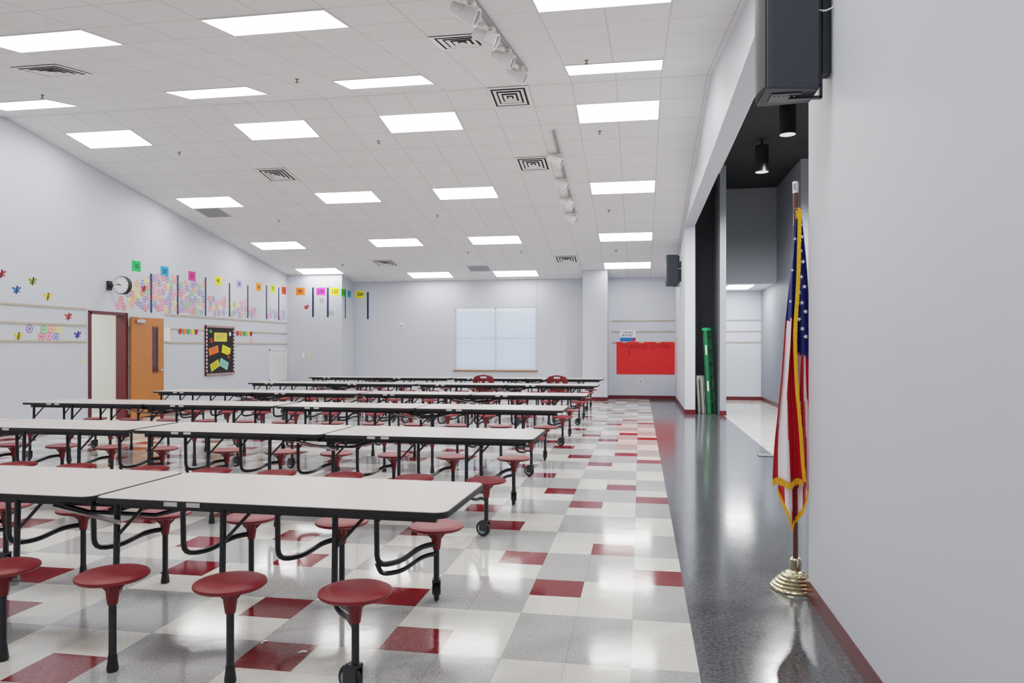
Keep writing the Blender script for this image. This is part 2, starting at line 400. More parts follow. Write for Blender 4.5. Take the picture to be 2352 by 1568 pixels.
for px, py in ((1347, 138), (682, 181), (97, 218), (870, 324), (412, 349), (1377, 301), (1398, 482), (1005, 494), (640, 505), (1415, 574), (1075, 578), (787, 607), (1197, 577)):
    x, y = onC(px, py)
    if ps is None:
        ps = thing('sprinkler_head', '', 'sprinkler'); o = ps
        MB().lathe([(.036, .002), (.036, -.006), (.014, -.018)], n=14).build('escutcheon', STEEL, ps)
        MB().lathe([(.007, -.016), (.007, -.042), (.022, -.044), (.022, -.05)], n=12).build('deflector', mat('dull bronze', (110, 98, 92), .4, .6), ps)
    else: o = dup(ps)
    o.location = (x, y, ceil_z(y)); tag(o, 'small metal fire sprinkler head poking out of the tiled ceiling', 'sprinkler', 'ceiling sprinklers')
x, y = onC(1333, 609)
tag(MB().lathe([(.07, .002), (.07, -.02), (.05, -.045), (.0, -.045)], n=16).build('smoke_detector', OFFW, loc=(x, y, ceil_z(y)-.001)), 'small round smoke detector on the ceiling beside the pilaster', 'detector')
# track lights
def track(x, y0, y1, ys, lb, sc):
    ym = (y0+y1)/2
    r = thing('track_light', lb, 'track light', (x, ym, ceil_z(ym)-.001), crot(ym), 'track lights')
    hl = (y1-y0)/2/math.cos(ANG)
    MB().box(-.022, .022, -hl, hl, -.045, .0).build('track', mat('aluminium track', (150, 150, 152), .4), r, smooth=False)
    for yy in ys:
        q = (yy-ym)/math.cos(ANG)
        D = Vector((.86, .0, -.42)).normalized(); c = Vector((-.05*sc, q, -.14))
        R = D.to_track_quat('Z', 'Y').to_matrix()
        h = MB(); h.lathe([(.0, -.13*sc), (.042*sc, -.13*sc), (.050*sc, -.12*sc), (.054*sc, -.03*sc), (.060*sc, -.028*sc), (.060*sc, -.01*sc), (.070*sc, .0), (.074*sc, .1*sc), (.067*sc, .1*sc), (.063*sc, .07*sc)], c, 20, rot=R)
        hd = h.build('lamp_head', WHITE, r)
        MB().lathe([(.060*sc, .075*sc), (.060*sc, .085*sc)], c, 20, rot=R).build('lens', mat('lamp lens', (120, 122, 125), .2), hd)
        MB().box(-.03, .03, q-.06, q+.06, -.07, -.044).tube([(0, q, -.06), (-.01, q-.02, -.08), (-.03, q-.07*sc, -.10), c+Vector((0, -.058*sc, 0))], .01, 6).build('yoke', OFFW, hd)
track(-1.47, 5.9, 9.6, [6.4, 7.3, 8.25, 9.2], 'nearer white ceiling track with four cylinder spotlights', 1.12)
track(-1.4, 12.1, 16.1, [13.0, 14.1, 15.1, 16.0], 'farther white ceiling track with four small spotlights', 1.2)
# ------------------------------------------------------------ STOOL TABLES
def make_table():
    r = thing('folding_stool_table', '', 'table')
    L2, Wd = 1.80, .762
    for s in (-1, 1):
        cx = s*(L2/2+.008)
        tp = MB().prism(rrect(cx, 0, L2-.012, Wd-.012, .055), .728, .737).build('tabletop', LAM, r)
        MB().prism(rrect(cx, 0, L2, Wd, .06), .708, .7345).build('edge_band', RUB, tp)
        u = MB()
        for q in (-.25, .25): u.box(cx-L2/2+.05, cx+L2/2-.08, q-.014, q+.014, .665, .707)
        for q in (-.75, -.15, .45): u.box(cx+q-.012, cx+q+.012, -.25, .25, .672, .706)
        u.build('underframe', BLK, r, smooth=False)
        for k, x in enumerate((cx-.5, cx-.38)):
            MB().box(x, x+.07, -.3845, -.380, .711, .731).build('label_sticker', mat('printed sticker', (190, 190, 192), .5, var=.5, nscale=150), r, smooth=False)
    h = MB()
    for q in (-.2, .2):
        h.box(-.1, .1, q-.02, q+.02, .655, .7)
        h.tube([(-.42, q, .67), (-.2, q*.8, .61), (0, q*.6, .6)], .012, 6); h.tube([(.42, q, .67), (.2, q*.8, .61), (0, q*.6, .6)], .012, 6)
    h.tube([(0, -.24, .64), (0, .24, .64)], .018, 8)
    h.build('fold_hinge', BLK, r)
    MB().tube([(-.28, -.3, .665), (.1, -.3, .6)], .012, 6).build('gas_strut', STEEL, r)
    MB().tube([(.28, .2, .665), (-.1, .2, .6)], .012, 6).build('gas_strut', STEEL, r)
    for side in (-1, 1):
        for xs in (-1.47, -.885, -.295, .295, .885, 1.47):
            y = side*.585; end = abs(xs) > 1.4
            off = -.24
            st = MB().lathe([(0, .420), (.13, .420), (.149, .424), (.157, .432), (.155, .441), (.14, .448), (.1, .45), (.03, .449), (0, .449)], (xs, y, 0), 28).build('stool_seat', SEAT, r)
            hb = MB().lathe([(.022, .305), (.026, .33), (.032, .38), (.046, .421)], (xs, y, 0), 14)
            for k in range(4):
                a = k*PI/2+.4; ca, sa = math.cos(a), math.sin(a)
                hb.tube([(xs+.028*ca, y+.028*sa, .37), (xs+.07*ca, y+.07*sa, .418)], .006, 5)
            hb.build('seat_hub', SEAT, st)
            lg = MB()
            base = .12 if end else .04
            lg.tube([(xs, y, .36), (xs, y, base)], .017, 10)
            pts = [(xs+off, side*.26, .70), (xs+off, side*.27, .285), (xs+off+.10, side*.36, .285), (xs-.07, side*.50, .335), (xs, y, .335)]
            lg.tube(bentp(pts, .06), .0155, 8)
            if end: lg.tube(bentp([(xs+off, side*.27, .30), (xs+off+.02, side*.28, .235), (xs+off+.11, side*.36, .235), (xs-.06, side*.50, .28), (xs, y, .28)], .05), .0135, 7)
            lg.tube([(xs+off, side*.265, .52), (xs+off+.15, side*.25, .68)], .009, 6)
            l = lg.build('stool_leg', BLK, r)
            if end:
                sw = {(-1, -1): 65, (1, -1): 20, (-1, 1): 80, (1, 1): 60}[(1 if xs > 0 else -1, side)]
                if side == -1 and xs > 0: sw = 70
                if side == 1 and xs > 0: sw = 15
                Mx = Matrix.Translation((xs, y, 0)) @ Matrix.Rotation(math.radians(sw), 4, 'Z')
                cs = MB(); cs.M = Mx
                cs.box(-.024, -.018, -.02, .05, .045, .12).box(.018, .024, -.02, .05, .045, .12).box(-.024, .024, -.022, .035, .115, .13)
                cs.build('caster_fork', BLK, l, smooth=False)
                wm = MB(); wm.M = Mx; R = Matrix.Rotation(PI/2, 3, 'Y')
                wm.lathe([(.03, -.014), (.052, -.015), (.060, -.009), (.060, .009), (.052, .015), (.03, .014)], (0, .03, .060), 22, rot=R)
                wm.lathe([(.040, -.0168), (.040, .0168)], (0, .03, .060), 16, 1, rot=R)
                wm.build('caster_wheel', [RUB, GREYP], l)
            else:
                MB().lathe([(.024, 0), (.026, .012), (.021, .05), (.019, .075)], (xs, y, 0), 12).build('rubber_foot', RUB, l)
    return r
rows = [(3.60, -.835, -1.3, 1), (6.25, -.83, -.7, 2), (8.98, -.88, -.3, 2), (11.6, -.80, .2, 2), (14.65, -.80, .0, 2), (17.6, -.85, -.3, 2)]
RN = ['front row nearest the camera', 'second row from the camera', 'third row from the camera', 'fourth row from the camera', 'fifth row from the camera', 'last row by the back wall']
tp = make_table(); first = True
for ri, (y, xr, rz, n) in enumerate(rows):
    for k in range(n):
        o = tp if first else dup(tp); first = False
        a = math.radians(rz+random.uniform(-.2, .2)); cx = xr-1.81-k*3.66
        o.location = (cx, y-math.sin(math.radians(rz))*(xr-1.81-cx), 0); o.rotation_euler = (0, 0, a)
        lb = ('grey table with maroon stools, ' + ('aisle end of the ' if k == 0 else 'left end of the ') + RN[ri]) if n == 2 else 'big grey folding table with maroon stools nearest the camera'
        tag(o, lb, 'table', 'folding stool tables')
# maroon chairs
CHM = mat('dark maroon chair shell', (100, 12, 20), .4)
def make_chair():
    r = thing('school_chair', '', 'chair')
    sh = MB(); n = 10
    prof = [(-.2, .44), (-.16, .455), (0, .445), (.14, .45), (.19, .47), (.215, .53)]
    vs = []; fs = []
    for (y, z) in prof:
        for k in range(n+1):
            u = k/n*2-1; vs.append((u*.22, y, z+.02*u*u))
    for i in range(len(prof)-1):
        for k in range(n): fs.append((i*(n+1)+k, i*(n+1)+k+1, (i+1)*(n+1)+k+1, (i+1)*(n+1)+k))
    o = sh.add(vs, fs).build('seat', CHM, r); m = o.modifiers.new('s', 'SOLIDIFY'); m.thickness = .012
    bk = MB(); vs = []; fs = []; cols = 12; rws = 10
    for j in range(rws+1):
        v = j/rws; z = .52+.36*v; wd = .2+.03*math.sin(v*PI)-(.07*max(0, v-.8)/.2)
        for k in range(cols+1):
            u = k/cols*2-1; vs.append((u*wd, .215+.06*v-.035*u*u, z-(.03*u*u if v > .9 else 0)))
    for j in range(rws):
        for k in range(cols):
            if j == 8 and 4 <= k <= 7: continue
            if j in (3, 5) and k in (3, 4, 7, 8): continue
            fs.append((j*(cols+1)+k, j*(cols+1)+k+1, (j+1)*(cols+1)+k+1, (j+1)*(cols+1)+k))
    o = bk.add(vs, fs).build('backrest', CHM, r); m = o.modifiers.new('s', 'SOLIDIFY'); m.thickness = .012
    for sx in (-1, 1):
        MB().tube(smoothp([(sx*.18, -.13, .44), (sx*.2, -.2, .25), (sx*.22, -.24, .0)]), .012).build('leg', STEEL, r)
        MB().tube(smoothp([(sx*.18, .24, .58), (sx*.18, .17, .43), (sx*.2, .2, .25), (sx*.22, .27, .0)]), .012).build('leg', STEEL, r)
    return r
c1 = make_chair()
c1.location = (onY(1112, 858, 16.1)[0], 16.1, 0); c1.rotation_euler = (0, 0, PI+.15)
tag(c1, 'maroon plastic school chair between the back rows, left one under the window', 'chair', 'maroon school chairs')
c2 = dup(c1); c2.location = (onY(1285, 860, 16.1)[0], 16.1, 0); c2.rotation_euler = (0, 0, PI-.1)
tag(c2, 'maroon plastic school chair between the back rows, right one near the pilaster', 'chair', 'maroon school chairs')
# ------------------------------------------------------------ SPEAKERS
SPK = mat('speaker cabinet charcoal', (48, 53, 62), .5, var=.04, nscale=80)
GRL = mat('perforated grille black', (24, 25, 28), .55, var=.6, nscale=260)
def make_speaker():
    r = thing('wall_speaker', '', 'speaker')
    Hh = .74
    cb = MB().prism([(.13, -.10), (.13, .12), (-.11, .15), (-.14, .15), (-.14, -.15), (-.11, -.15)], 0, Hh).build('cabinet', SPK, r, smooth=False)
    bevel(cb, .008)
    pts = [(-.14, -.148), (-.14, .148)]+[(-.14-.03*math.cos((t-.5)*PI*.9), .148-.296*t) for t in [i/10 for i in range(11)]]
    MB().prism(pts, .012, Hh-.012).build('grille', GRL, r)
    cp = MB().box(-.1, .05, -.07, .07, -.006, 0).build('control_plate', BLK, r, smooth=False)
    for k in range(5): MB().lathe([(.005, -.011), (.006, -.006)], (-.08+.025*k, -.03, 0), 8).build('indicator', GREYP, cp)
    bk = MB().box(.13, .16, -.03, .03, .05, Hh-.02).box(.16, .201, -.045, .045, .1, Hh-.15).box(.0, .16, -.015, .015, -.018, -.006).box(.15, .165, -.015, .015, -.018, .08)
    bk.build('wall_bracket', BLK, r, smooth=False)
    MB().tube(smoothp([(.13, -.07, .42), (.16, -.1, .40), (.2, -.12, .41)]), .004, 6).build('cable', WHITE, r)
    return r
s1 = make_speaker(); s1.location = (XR-.201, 4.12, 2.80)
tag(s1, 'large black loudspeaker bracketed high on the near right wall above the flag', 'speaker', 'wall loudspeakers')
s2 = dup(s1); s2.location = (XR-.201, 18.3, 2.96)
tag(s2, 'distant black loudspeaker high on the wall beyond the stage opening', 'speaker', 'wall loudspeakers')
# ------------------------------------------------------------ FLAG
FX, FY = .938, 4.76
GOLD = mat('polished brass silver', (205, 194, 162), .2, 1, var=.03)
FRG = mat('gold fringe', (246, 180, 16), .7, var=.25, nscale=200)
FR = mat('flag red satin', (186, 14, 32), .42); FWm = mat('flag white satin', (236, 228, 232), .45); FB = mat('flag blue satin', (30, 38, 108), .45)
r = thing('flag_stand', 'brown wooden flagpole in a round stepped brass base beside the wall end', 'flagpole', (FX, FY, 0))
pf = [(.0, 0), (.15, 0), (.152, .008), (.148, .016), (.136, .02), (.136, .03), (.12, .036), (.12, .048), (.103, .054), (.103, .066), (.086, .072), (.084, .084), (.066, .09), (.06, .1), (.04, .106), (.034, .112), (.034, .175), (.026, .185), (.0, .185)]
MB().lathe(pf, n=44).build('base', GOLD, r)
MB().lathe([(.015, .18), (.015, 2.42)], n=14).build('pole', WOOD, r)
MB().lathe([(.017, 2.415), (.017, 2.46), (.019, 2.465), (.017, 2.485), (.0, 2.485)], n=14).build('ferrule', mat('bright nickel', (225, 225, 225), .2, 1), r)
r = thing('flag', 'american flag with gold fringe hanging furled from the pole', 'flag', (FX, FY, 0))
def interp(tb, z):
    for (z0, a), (z1, c) in zip(tb, tb[1:]):
        if z <= z0 and z >= z1: return a+(c-a)*(z0-z)/(z0-z1)
    return tb[0][1] if z > tb[0][0] else tb[-1][1]
zz = lambda py: CH+(VY-py)*.00267
fl_ = MB()
Ltab = [(zz(485), -.022), (zz(600), -.040), (zz(700), -.060), (zz(800), -.086), (zz(900), -.112), (zz(1000), -.132), (zz(1100), -.144)]
Ctab = [(zz(485), .003), (zz(600), -.012), (zz(760), -.026), (zz(900), -.018), (zz(1060), .016), (zz(1100), .028)]
def panel(mb, xl, xr, ztop, zbot, ydep, npl, canton, bands, cols=40, rws=70, ph=0, amp0=.024):
    g = {}
    for j in range(rws+1):
        for k in range(cols+1):
            u = k/cols; zb = zbot(u); z = ztop+(zb-ztop)*j/rws
            a = xl(z, u); c = xr(z, u); x = a+(c-a)*u
            amp = .006+amp0*j/rws
            s = math.sin(u*npl*2*PI+ph+.35*math.sin(j*.1))
            g[j, k] = (x+.004*math.sin(j*.17+u*5), ydep+amp*(s*abs(s)**.3), z)
    base = len(mb.v); mb.v += [g[j, k] for j in range(rws+1) for k in range(cols+1)]
    for j in range(rws):
        for k in range(cols):
            i0 = base+j*(cols+1)+k; mb.f.append([i0, i0+1, i0+cols+2, i0+cols+1])
            u = (k+.5)/cols; z = g[j, k][2]
            bi = 0
            for t, c in bands:
                if u+.02*math.sin(z*6) >= t: bi = c
            mb.m.append(2 if z > canton(u) else bi)
    return g
g1 = panel(fl_, lambda z, u: max(interp(Ltab, z)+.02, -.10) if z > .7 else -.10, lambda z, u: .03+.08*min(1, (2.3-z)/1.2), zz(482),
           lambda u: (.60-.215*u/.35) if u < .35 else (.385+.3*(u-.35)/.65), -.035, 2.5, lambda u: zz(800)-.05*u, [(0, 0), (.14, 1), (.34, 0), (.50, 1), (.60, 0), (.70, 1), (.80, 0)], ph=1)
g2 = panel(fl_, lambda z, u: interp(Ltab, z), lambda z, u: interp(Ctab, z), zz(485), lambda u: zz(1098)+.012*math.sin(u*9), -.088, 1.5, lambda u: zz(735)+.03*u, [(-1, 0), (.16, 1), (.50, 0)], ph=.5)
cl = fl_.build('cloth', [FR, FWm, FB], r)
m = cl.modifiers.new('s', 'SOLIDIFY'); m.thickness = .0015
def fringe(fg, pts, ln=.02, dx=0, dz=-1):
    for p, q in zip(pts, pts[1:]):
        p = Vector(p); q = Vector(q); d = (q-p).length; n = max(1, int(d/.0045))
        for i in range(n):
            a = p.lerp(q, i/n); o2 = Vector((dx*ln+random.uniform(-.002, .002), -.005, dz*ln*random.uniform(.8, 1.1)))
            fg.tube([a+Vector((0, -.004, .003)), a+o2], .003, 4)
fg = MB(); fringe(fg, [g1[70, k] for k in range(41)], .034); fg.build('fringe', FRG, r)
fg = MB(); fringe(fg, [g2[70, k] for k in range(41)], .04)
fringe(fg, [(g2[j, 40][0]-.004, g2[j, 40][1]-.006, g2[j, 40][2]) for j in range(0, 71, 2)], .026, .8, -.6); fg.build('fringe', FRG, r)
fg = MB(); fringe(fg, [(-.014, -.05, 2.31), (.014, -.05, 2.31)], .07); fringe(fg, [(-.024, -.07, 2.27), (.024, -.07, 2.27)], .06); fringe(fg, [(-.016, -.09, 2.29), (.02, -.09, 2.29)], .05)
fg.build('tassel', FRG, r)
stw = MB(); random.seed(3)
def star(x, y, z, s, a0):
    pts = []
    for k in range(10):
        a = a0+k*PI/5; rr = s if k % 2 == 0 else s*.42; pts.append((x+rr*math.cos(a), y, z+rr*math.sin(a)))
    stw.add([(x, y-.001, z)]+pts, [(0, k+1, (k+1) % 10+1) for k in range(10)])
for j in range(4, 48, 3):
    for k in ((18, 29) if j % 2 else (23,)):
        p = g1[j, k]
        if p[2] > zz(790): star(p[0], -.068, p[2], .0155, random.uniform(0, 1))
for j in (8, 16, 24):
    p = g2[j, 12]; star(p[0]-.002, -.116, p[2], .011, .3)
stw.build('star', FWm, cl, smooth=False)
# ------------------------------------------------------------ STAGE OPENING THINGS
GRN = mat('green fibreglass', (12, 104, 62), .4)
r = thing('step_ladder', 'green fibreglass stepladder folded and standing in the dark recess', 'ladder', (1.585, 17.02, .01), (math.radians(-3), 0, math.radians(66)))
for sx in (-1, 1):
    MB().box(sx*.17-.012, sx*.17+.012, -.03, .03, 0, 1.85).build('front_rail', GRN, r, smooth=False)
    MB().box(sx*.145-.01, sx*.145+.01, .04, .065, 0, 1.8).build('rear_rail', GRN, r, smooth=False)
for k in range(6): MB().box(-.16, .16, -.03, .03, .25+k*.29, .275+k*.29).build('step', STEEL, r, smooth=False)
MB().box(-.19, .19, -.045, .07, 1.84, 1.9).build('ladder_cap', mat('green cap', (26, 140, 90), .4), r, smooth=False)
for z in (.5, 1.3): MB().box(-.184, -.181, -.02, .02, z, z+.22).build('warning_label', mat('ladder label', (210, 215, 205), .5, var=.4), r, smooth=False)
for k, (x, lb) in enumerate(((1.33, 'white folded board leaning in the recess, left one of the pair'), (1.41, 'white folded board leaning in the recess, right one next to the ladder'))):
    r = thing('folded_board', lb, 'board', (x, 17.05, .006), (math.radians(-3), 0, math.radians(75)), 'white folded boards')
    MB().box(-.16, .16, -.012, .012, 0, .84).build('panel', OFFW, r, smooth=False)
    MB().box(-.17, -.16, -.015, .015, 0, .85).box(.16, .17, -.015, .015, 0, .85).box(-.17, .17, -.015, .015, .84, .85).build('edge_trim', STEEL, r, smooth=False)
struct('trim_6', MB().box(1.66, 1.70, 5, 16.6, 5.24, 5.30), OFFW)
for px, py, Z, lb in ((1809, 309, 11.6, 'nearer black cylinder downlight under the black stage ceiling'), (1750, 395, 14.05, 'farther black cylinder downlight under the black stage ceiling')):
    q = ray(px, py); p = (Z*q[0], Z*q[1], CH+Z*q[2])
    r = thing('downlight', lb, 'downlight', p, (0, 0, 0), 'stage downlights')
    MB().lathe([(.12, .0), (.125, .0), (.125, .5), (.02, .52), (.02, 5.421-p[2])], n=24).build('housing', mat('black lamp housing', (12, 12, 14), .4), r)
    MB().lathe([(.0, -.002), (.119, -.002), (.119, .012), (0, .012)], n=24).build('lens', mat('dim lamp lens', (235, 235, 235), .5, emit=.9), r)
for p, en in (((3.0, 11.5, 4.7), 700), ((2.6, 14.0, 4.9), 750), ((3.8, 7, 4.9), 550)):  # unseen fill spots added to brighten the stage space
    ld = bpy.data.lights.new('stage_fill', 'SPOT'); ld.energy = en; ld.spot_size = 2.9; ld.spot_blend = .5; ld.shadow_soft_size = .15
    lo = bpy.data.objects.new('stage_fill', ld); COL.objects.link(lo); lo.location = p
r = thing('ceiling_light', 'flush lit panel in the low passage ceiling beyond the stage', 'ceiling light', (2.55, 20.2, 3.06))
MB().box(-.3, .3, -.6, .6, -.012, .001).build('diffuser', mat('passage lamp', (255, 255, 255), .5, var=0, emit=22), r, smooth=False)
# ------------------------------------------------------------ WALL ITEMS
def card(W_, H_, m, t=.002): return MB().box(-W_/2, W_/2, -H_/2, H_/2, -.002, t)
INK = mat('dark printed ink', (30, 32, 50), .6)
cols = {10: (30, 176, 96), 20: (40, 150, 220), 30: (232, 50, 145), 40: (240, 232, 20), 50: (176, 164, 226), 60: (245, 150, 30), 70: (196, 232, 40), 80: (240, 66, 20), 90: (250, 115, 20), 100: (240, 60, 190), 125: (245, 232, 20), 150: (60, 206, 40), 175: (60, 170, 210), 200: (245, 232, 30)}
cname = {10: 'green', 20: 'blue', 30: 'pink', 40: 'yellow', 50: 'lavender', 60: 'orange', 70: 'lime', 80: 'red orange', 90: 'orange', 100: 'magenta', 125: 'yellow', 150: 'green', 175: 'blue', 200: 'yellow'}
for nmb, px, py, wl in ((10, 313, 611, 'L'), (20, 378, 623, 'L'), (30, 441, 634, 'L'), (40, 501, 645, 'L'), (50, 549, 652, 'L'), (60, 594, 659, 'L'), (70, 627, 663, 'L'), (80, 652, 667, 'L'),
                     (90, 690, 669, 'B'), (100, 737, 669, 'B'), (125, 769, 669, 'B'), (150, 788.5, 672, 'S'), (175, 802, 675, 'S'), (200, 827, 676, 'F')):
    if wl == 'L': y, z = onX(px, py, XL); loc, rt = (XL, y, z), WL
    elif wl == 'B': x, z = onY(px, py, 20.6); loc, rt = (x, 20.6, z), WF
    elif wl == 'S': y, z = onX(px, py, BUX); loc, rt = (BUX, y, z), WL
    else: x, z = onY(px, py, YF); loc, rt = (x, YF, z), WF
    r = thing('number_card', f'{cname[nmb]} paper card printed with the number {nmb}', 'card', loc, rt, 'number cards along the walls')
    card(.28, .22, 0).build('sheet', mat(f'paper {cname[nmb]} {nmb}', cols[nmb], .7, var=.02), r, smooth=False)
    text(str(nmb), .14, INK, r, (0, 0, .0035), wt=.02)
for k, (px, y0, y1, wl) in enumerate(((347, 628, 718, 'L'), (408, 632, 722, 'L'), (472, 637, 725, 'L'), (527, 650, 727, 'L'), (569, 655, 730, 'L'), (612, 655, 733, 'L'), (640, 660, 735, 'L'), (719, 660, 728, 'B'), (753, 660, 728, 'B'), (793, 664, 731, 'S'), (845, 671, 733, 'F'))):
    if wl == 'L': a, z0 = onX(px, y1, XL); _, z1 = onX(px, y0, XL); loc, rt = (XL, a, z0), WL
    elif wl == 'B': a, z0 = onY(px, y1, 20.6); _, z1 = onY(px, y0, 20.6); loc, rt = (a, 20.6, z0), WF
    elif wl == 'S': a, z0 = onX(px, y1, BUX); _, z1 = onX(px, y0, BUX); loc, rt = (BUX, a, z0), WL
    else: a, z0 = onY(px, y1, YF); _, z1 = onY(px, y0, YF); loc, rt = (a, YF, z0), WF
    o = MB().box(-.028, .028, 0, z1-z0, -.002, .006).build('paper_strip', NAVY, smooth=False); o.location = loc; o.rotation_euler = rt
    after = [20, 30, 40, 50, 60, 70, 80, 100, 125, 150, 200][k]
    tag(o, f'navy vertical paper strip taped on the wall beside the number {after} card', 'paper strip', 'navy dividing strips')
# round badges
random.seed(11)
bc = {'red': (206, 22, 40), 'blue': (44, 66, 178), 'green': (40, 156, 62), 'orange': (240, 112, 20), 'pink': (228, 64, 136), 'violet': (104, 50, 156), 'yellow': (226, 200, 20)}
pap = mat('badge paper', (214, 212, 212), .7)
def ring_mesh(cn):
    b = MB(); cmat = mat('badge ink '+cn, bc[cn], .7); n = 18
    rr = [0, .018, .030, .042, .060, .074]
    for i in range(5):
        vs = []
        for q in (rr[i], rr[i+1]):
            for k in range(n): a = 2*PI*k/n; vs.append((max(q, .0001)*math.cos(a), max(q, .0001)*math.sin(a), .0025))
        b.add(vs, [(k, n+k, n+(k+1) % n, (k+1) % n) for k in range(n)], 1 if i in (0, 2, 4) else 0)
    b.lathe([(.074, -.002), (.074, .0024)], n=n)
    return b, cmat
proto = {}; cnt = [0]
def badge(loc, rt, cn, where, group):
    if cn not in proto:
        b, cmat = ring_mesh(cn); o = b.build('paper_badge', [pap, cmat], smooth=False); proto[cn] = o
    else: o = proto[cn].copy(); COL.objects.link(o)
    cnt[0] += 1; k = .00035*(cnt[0] % 9)
    o.location = (loc[0]+(k if rt == WL else 0), loc[1]-(k if rt == WF else 0), loc[2]); o.rotation_euler = rt
    tag(o, f'round {cn} ring paper badge taped {where}', 'badge', f'{cn} badges {group}')
regs = [(268, 345, 628, 712, 90), (351, 404, 634, 716, 80), (412, 468, 650, 722, 70), (477, 516, 684, 722, 26), (531, 566, 692, 728, 24), (573, 586, 708, 726, 5), (616, 638, 712, 728, 5), (643, 656, 712, 730, 4)]
placed = []
for (a0, a1, b0, b1, n) in regs:
    for _ in range(n*14):
        px = random.uniform(a0, a1); py = random.uniform(b0, b1)
        if a0 == 268 and (py < 628+(345-px)*.75 or (px < 304 and py < 672)): continue
        y, z = onX(px, py, XL)
        if z < 2.3 or any((y-q[0])**2+(z-q[1])**2 < .125**2 for q in placed): continue
        placed.append((y, z))
        badge((XL, y, z), WL, random.choice(['red', 'blue', 'green', 'orange', 'pink', 'violet', 'yellow', 'red', 'green', 'pink', 'violet', 'blue']), 'in the crowded cluster above the left wall rails', 'above the rails')
for px, py, cn in ((67, 755, 'violet'), (100, 757, 'green'), (118, 755, 'orange'), (135, 757, 'yellow'), (95, 773, 'red'), (112, 772, 'pink'), (128, 774, 'blue')):
    y, z = onX(px, py, XL); badge((XL, y, z), WL, cn, 'between the rails left of the door', 'left of the door')
y, z = onX(577, 783, XL); badge((XL, y, z), WL, 'pink', 'below the pennants right of the bulletin board', 'right of the board')
for px, py, cn in ((739, 690, 'violet'), (761, 718, 'green')):
    x, z = onY(px, py, 20.6); badge((x, 20.6, z), WF, cn, 'below the hundred cards on the bump-out wall', 'on the bump out')
# paper insects
def ell(cx, cy, a, b2, t, n=12): return [(cx+a*math.cos(q)*math.cos(t)-b2*math.sin(q)*math.sin(t), cy+a*math.cos(q)*math.sin(t)+b2*math.sin(q)*math.cos(t)) for q in [2*PI*k/n for k in range(n)]]
def bee(loc, rt, c, nm, lb):
    r = thing('paper_insect', lb, 'paper cutout', loc, (rt[0], rt[1], rt[2]), 'paper insects')
    b = MB(); b.prism(ell(0, -.005, .022, .06, -.2), -.002, .004); b.prism(ell(.014, .062, .02, .02, 0), -.002, .0035); b.build('body', mat('insect '+nm, [v*.45 for v in c], .7), r, smooth=False)
    for s, dy in ((-1, .0), (1, .012)):
        b = MB()
        b.prism(ell(s*.052, .028+dy, .045, .022, s*.5), -.002, .003)
        b.prism(ell(s*.042, -.022+dy, .032, .016, -s*.35), -.002, .0028)
        b.build('wing', mat('insect wing '+nm, c, .7), r, smooth=False)
for px, py, c, nm, wh in ((3, 630, (190, 40, 50), 'red', 'at the far left above the rails'), (38, 667, (50, 110, 190), 'blue', 'above the top rail at far left'), (75, 647, (120, 140, 30), 'olive', 'highest on the left wall'), (110, 682, (225, 190, 30), 'yellow', 'just above the top rail'),
                         (157, 728, (205, 60, 70), 'rose', 'between the upper rails left of the door'), (42, 773, (215, 185, 40), 'golden', 'resting on the bottom rail'), (178, 770, (70, 80, 180), 'indigo', 'on the bottom rail nearest the door')):
    y, z = onX(px, py, XL); bee((XL, y, z), WL, c, nm, f'{nm} paper insect cutout {wh}')
x, z = onY(704, 706, 20.6); bee((x, 20.6, z), WF, (215, 50, 40), 'scarlet', 'scarlet paper insect cutout below the 90 card')
y, z = onX(330, 664, XL); bee((XL+.004, y, z), WL, (225, 40, 40), 'vermilion', 'vermilion paper insect cutout among the round badges')
# pennants
pc = [('red', (215, 30, 30)), ('orange', (240, 120, 30)), ('green', (50, 160, 70)), ('yellow', (235, 215, 40)), ('crimson', (160, 10, 34))]
for st, en, wh in ((413, 450, 'strung left of the bulletin board'), (545, 576, 'strung right of the bulletin board')):
    for k in range(5):
        y, z = onX(st+(en-st)*k/4, 758+k*1., XL)
        o = MB().prism([(-.05, .06), (.05, .06), (.05, -.03), (0, -.07), (-.05, -.03)][::-1], .013, .018).build('paper_pennant', mat('pennant '+pc[k][0], pc[k][1], .7), smooth=False)
        o.location = (XL, y, 1.89-.05); o.rotation_euler = WL
        tag(o, f'small {pc[k][0]} paper pennant {wh}', 'pennant', 'paper pennants')
# bulletin board
ya, za = onX(470, 745, XL); yb, zb = onX(535, 860, XL)
ym, W_, H_ = (ya+yb)/2, yb-ya, za-zb-.03
zc = (za+zb)/2
r = thing('bulletin_board', 'black bulletin board with dotted maroon and white border on left wall', 'bulletin board', (XL+.016, ym, zc), WL)
MB().box(-W_/2, W_/2, -H_/2, H_/2, -.0155, .02).build('backing', mat('black felt', (20, 20, 23), .9), r, smooth=False)
b = MB(); bw = .05
def strip(x0, x1, y0, y1, n, hz):
    for k in range(n):
        if hz: b.box(x0+(x1-x0)*k/n, x0+(x1-x0)*(k+1)/n, y0, y1, .02, .03, k % 2)
        else: b.box(x0, x1, y0+(y1-y0)*k/n, y0+(y1-y0)*(k+1)/n, .02, .03, k % 2)
strip(-W_/2, W_/2, H_/2-bw, H_/2, 29, True); strip(-W_/2, W_/2, -H_/2, -H_/2+bw, 29, True)
strip(-W_/2, -W_/2+bw, -H_/2+bw, H_/2-bw, 25, False); strip(W_/2-bw, W_/2, -H_/2+bw, H_/2-bw, 25, False)
b.build('border', [mat('border maroon', (110, 36, 46), .7), mat('border white', (206, 198, 194), .7)], r, smooth=False)
LINE = mat('scribbled ink', (60, 60, 60), .7)
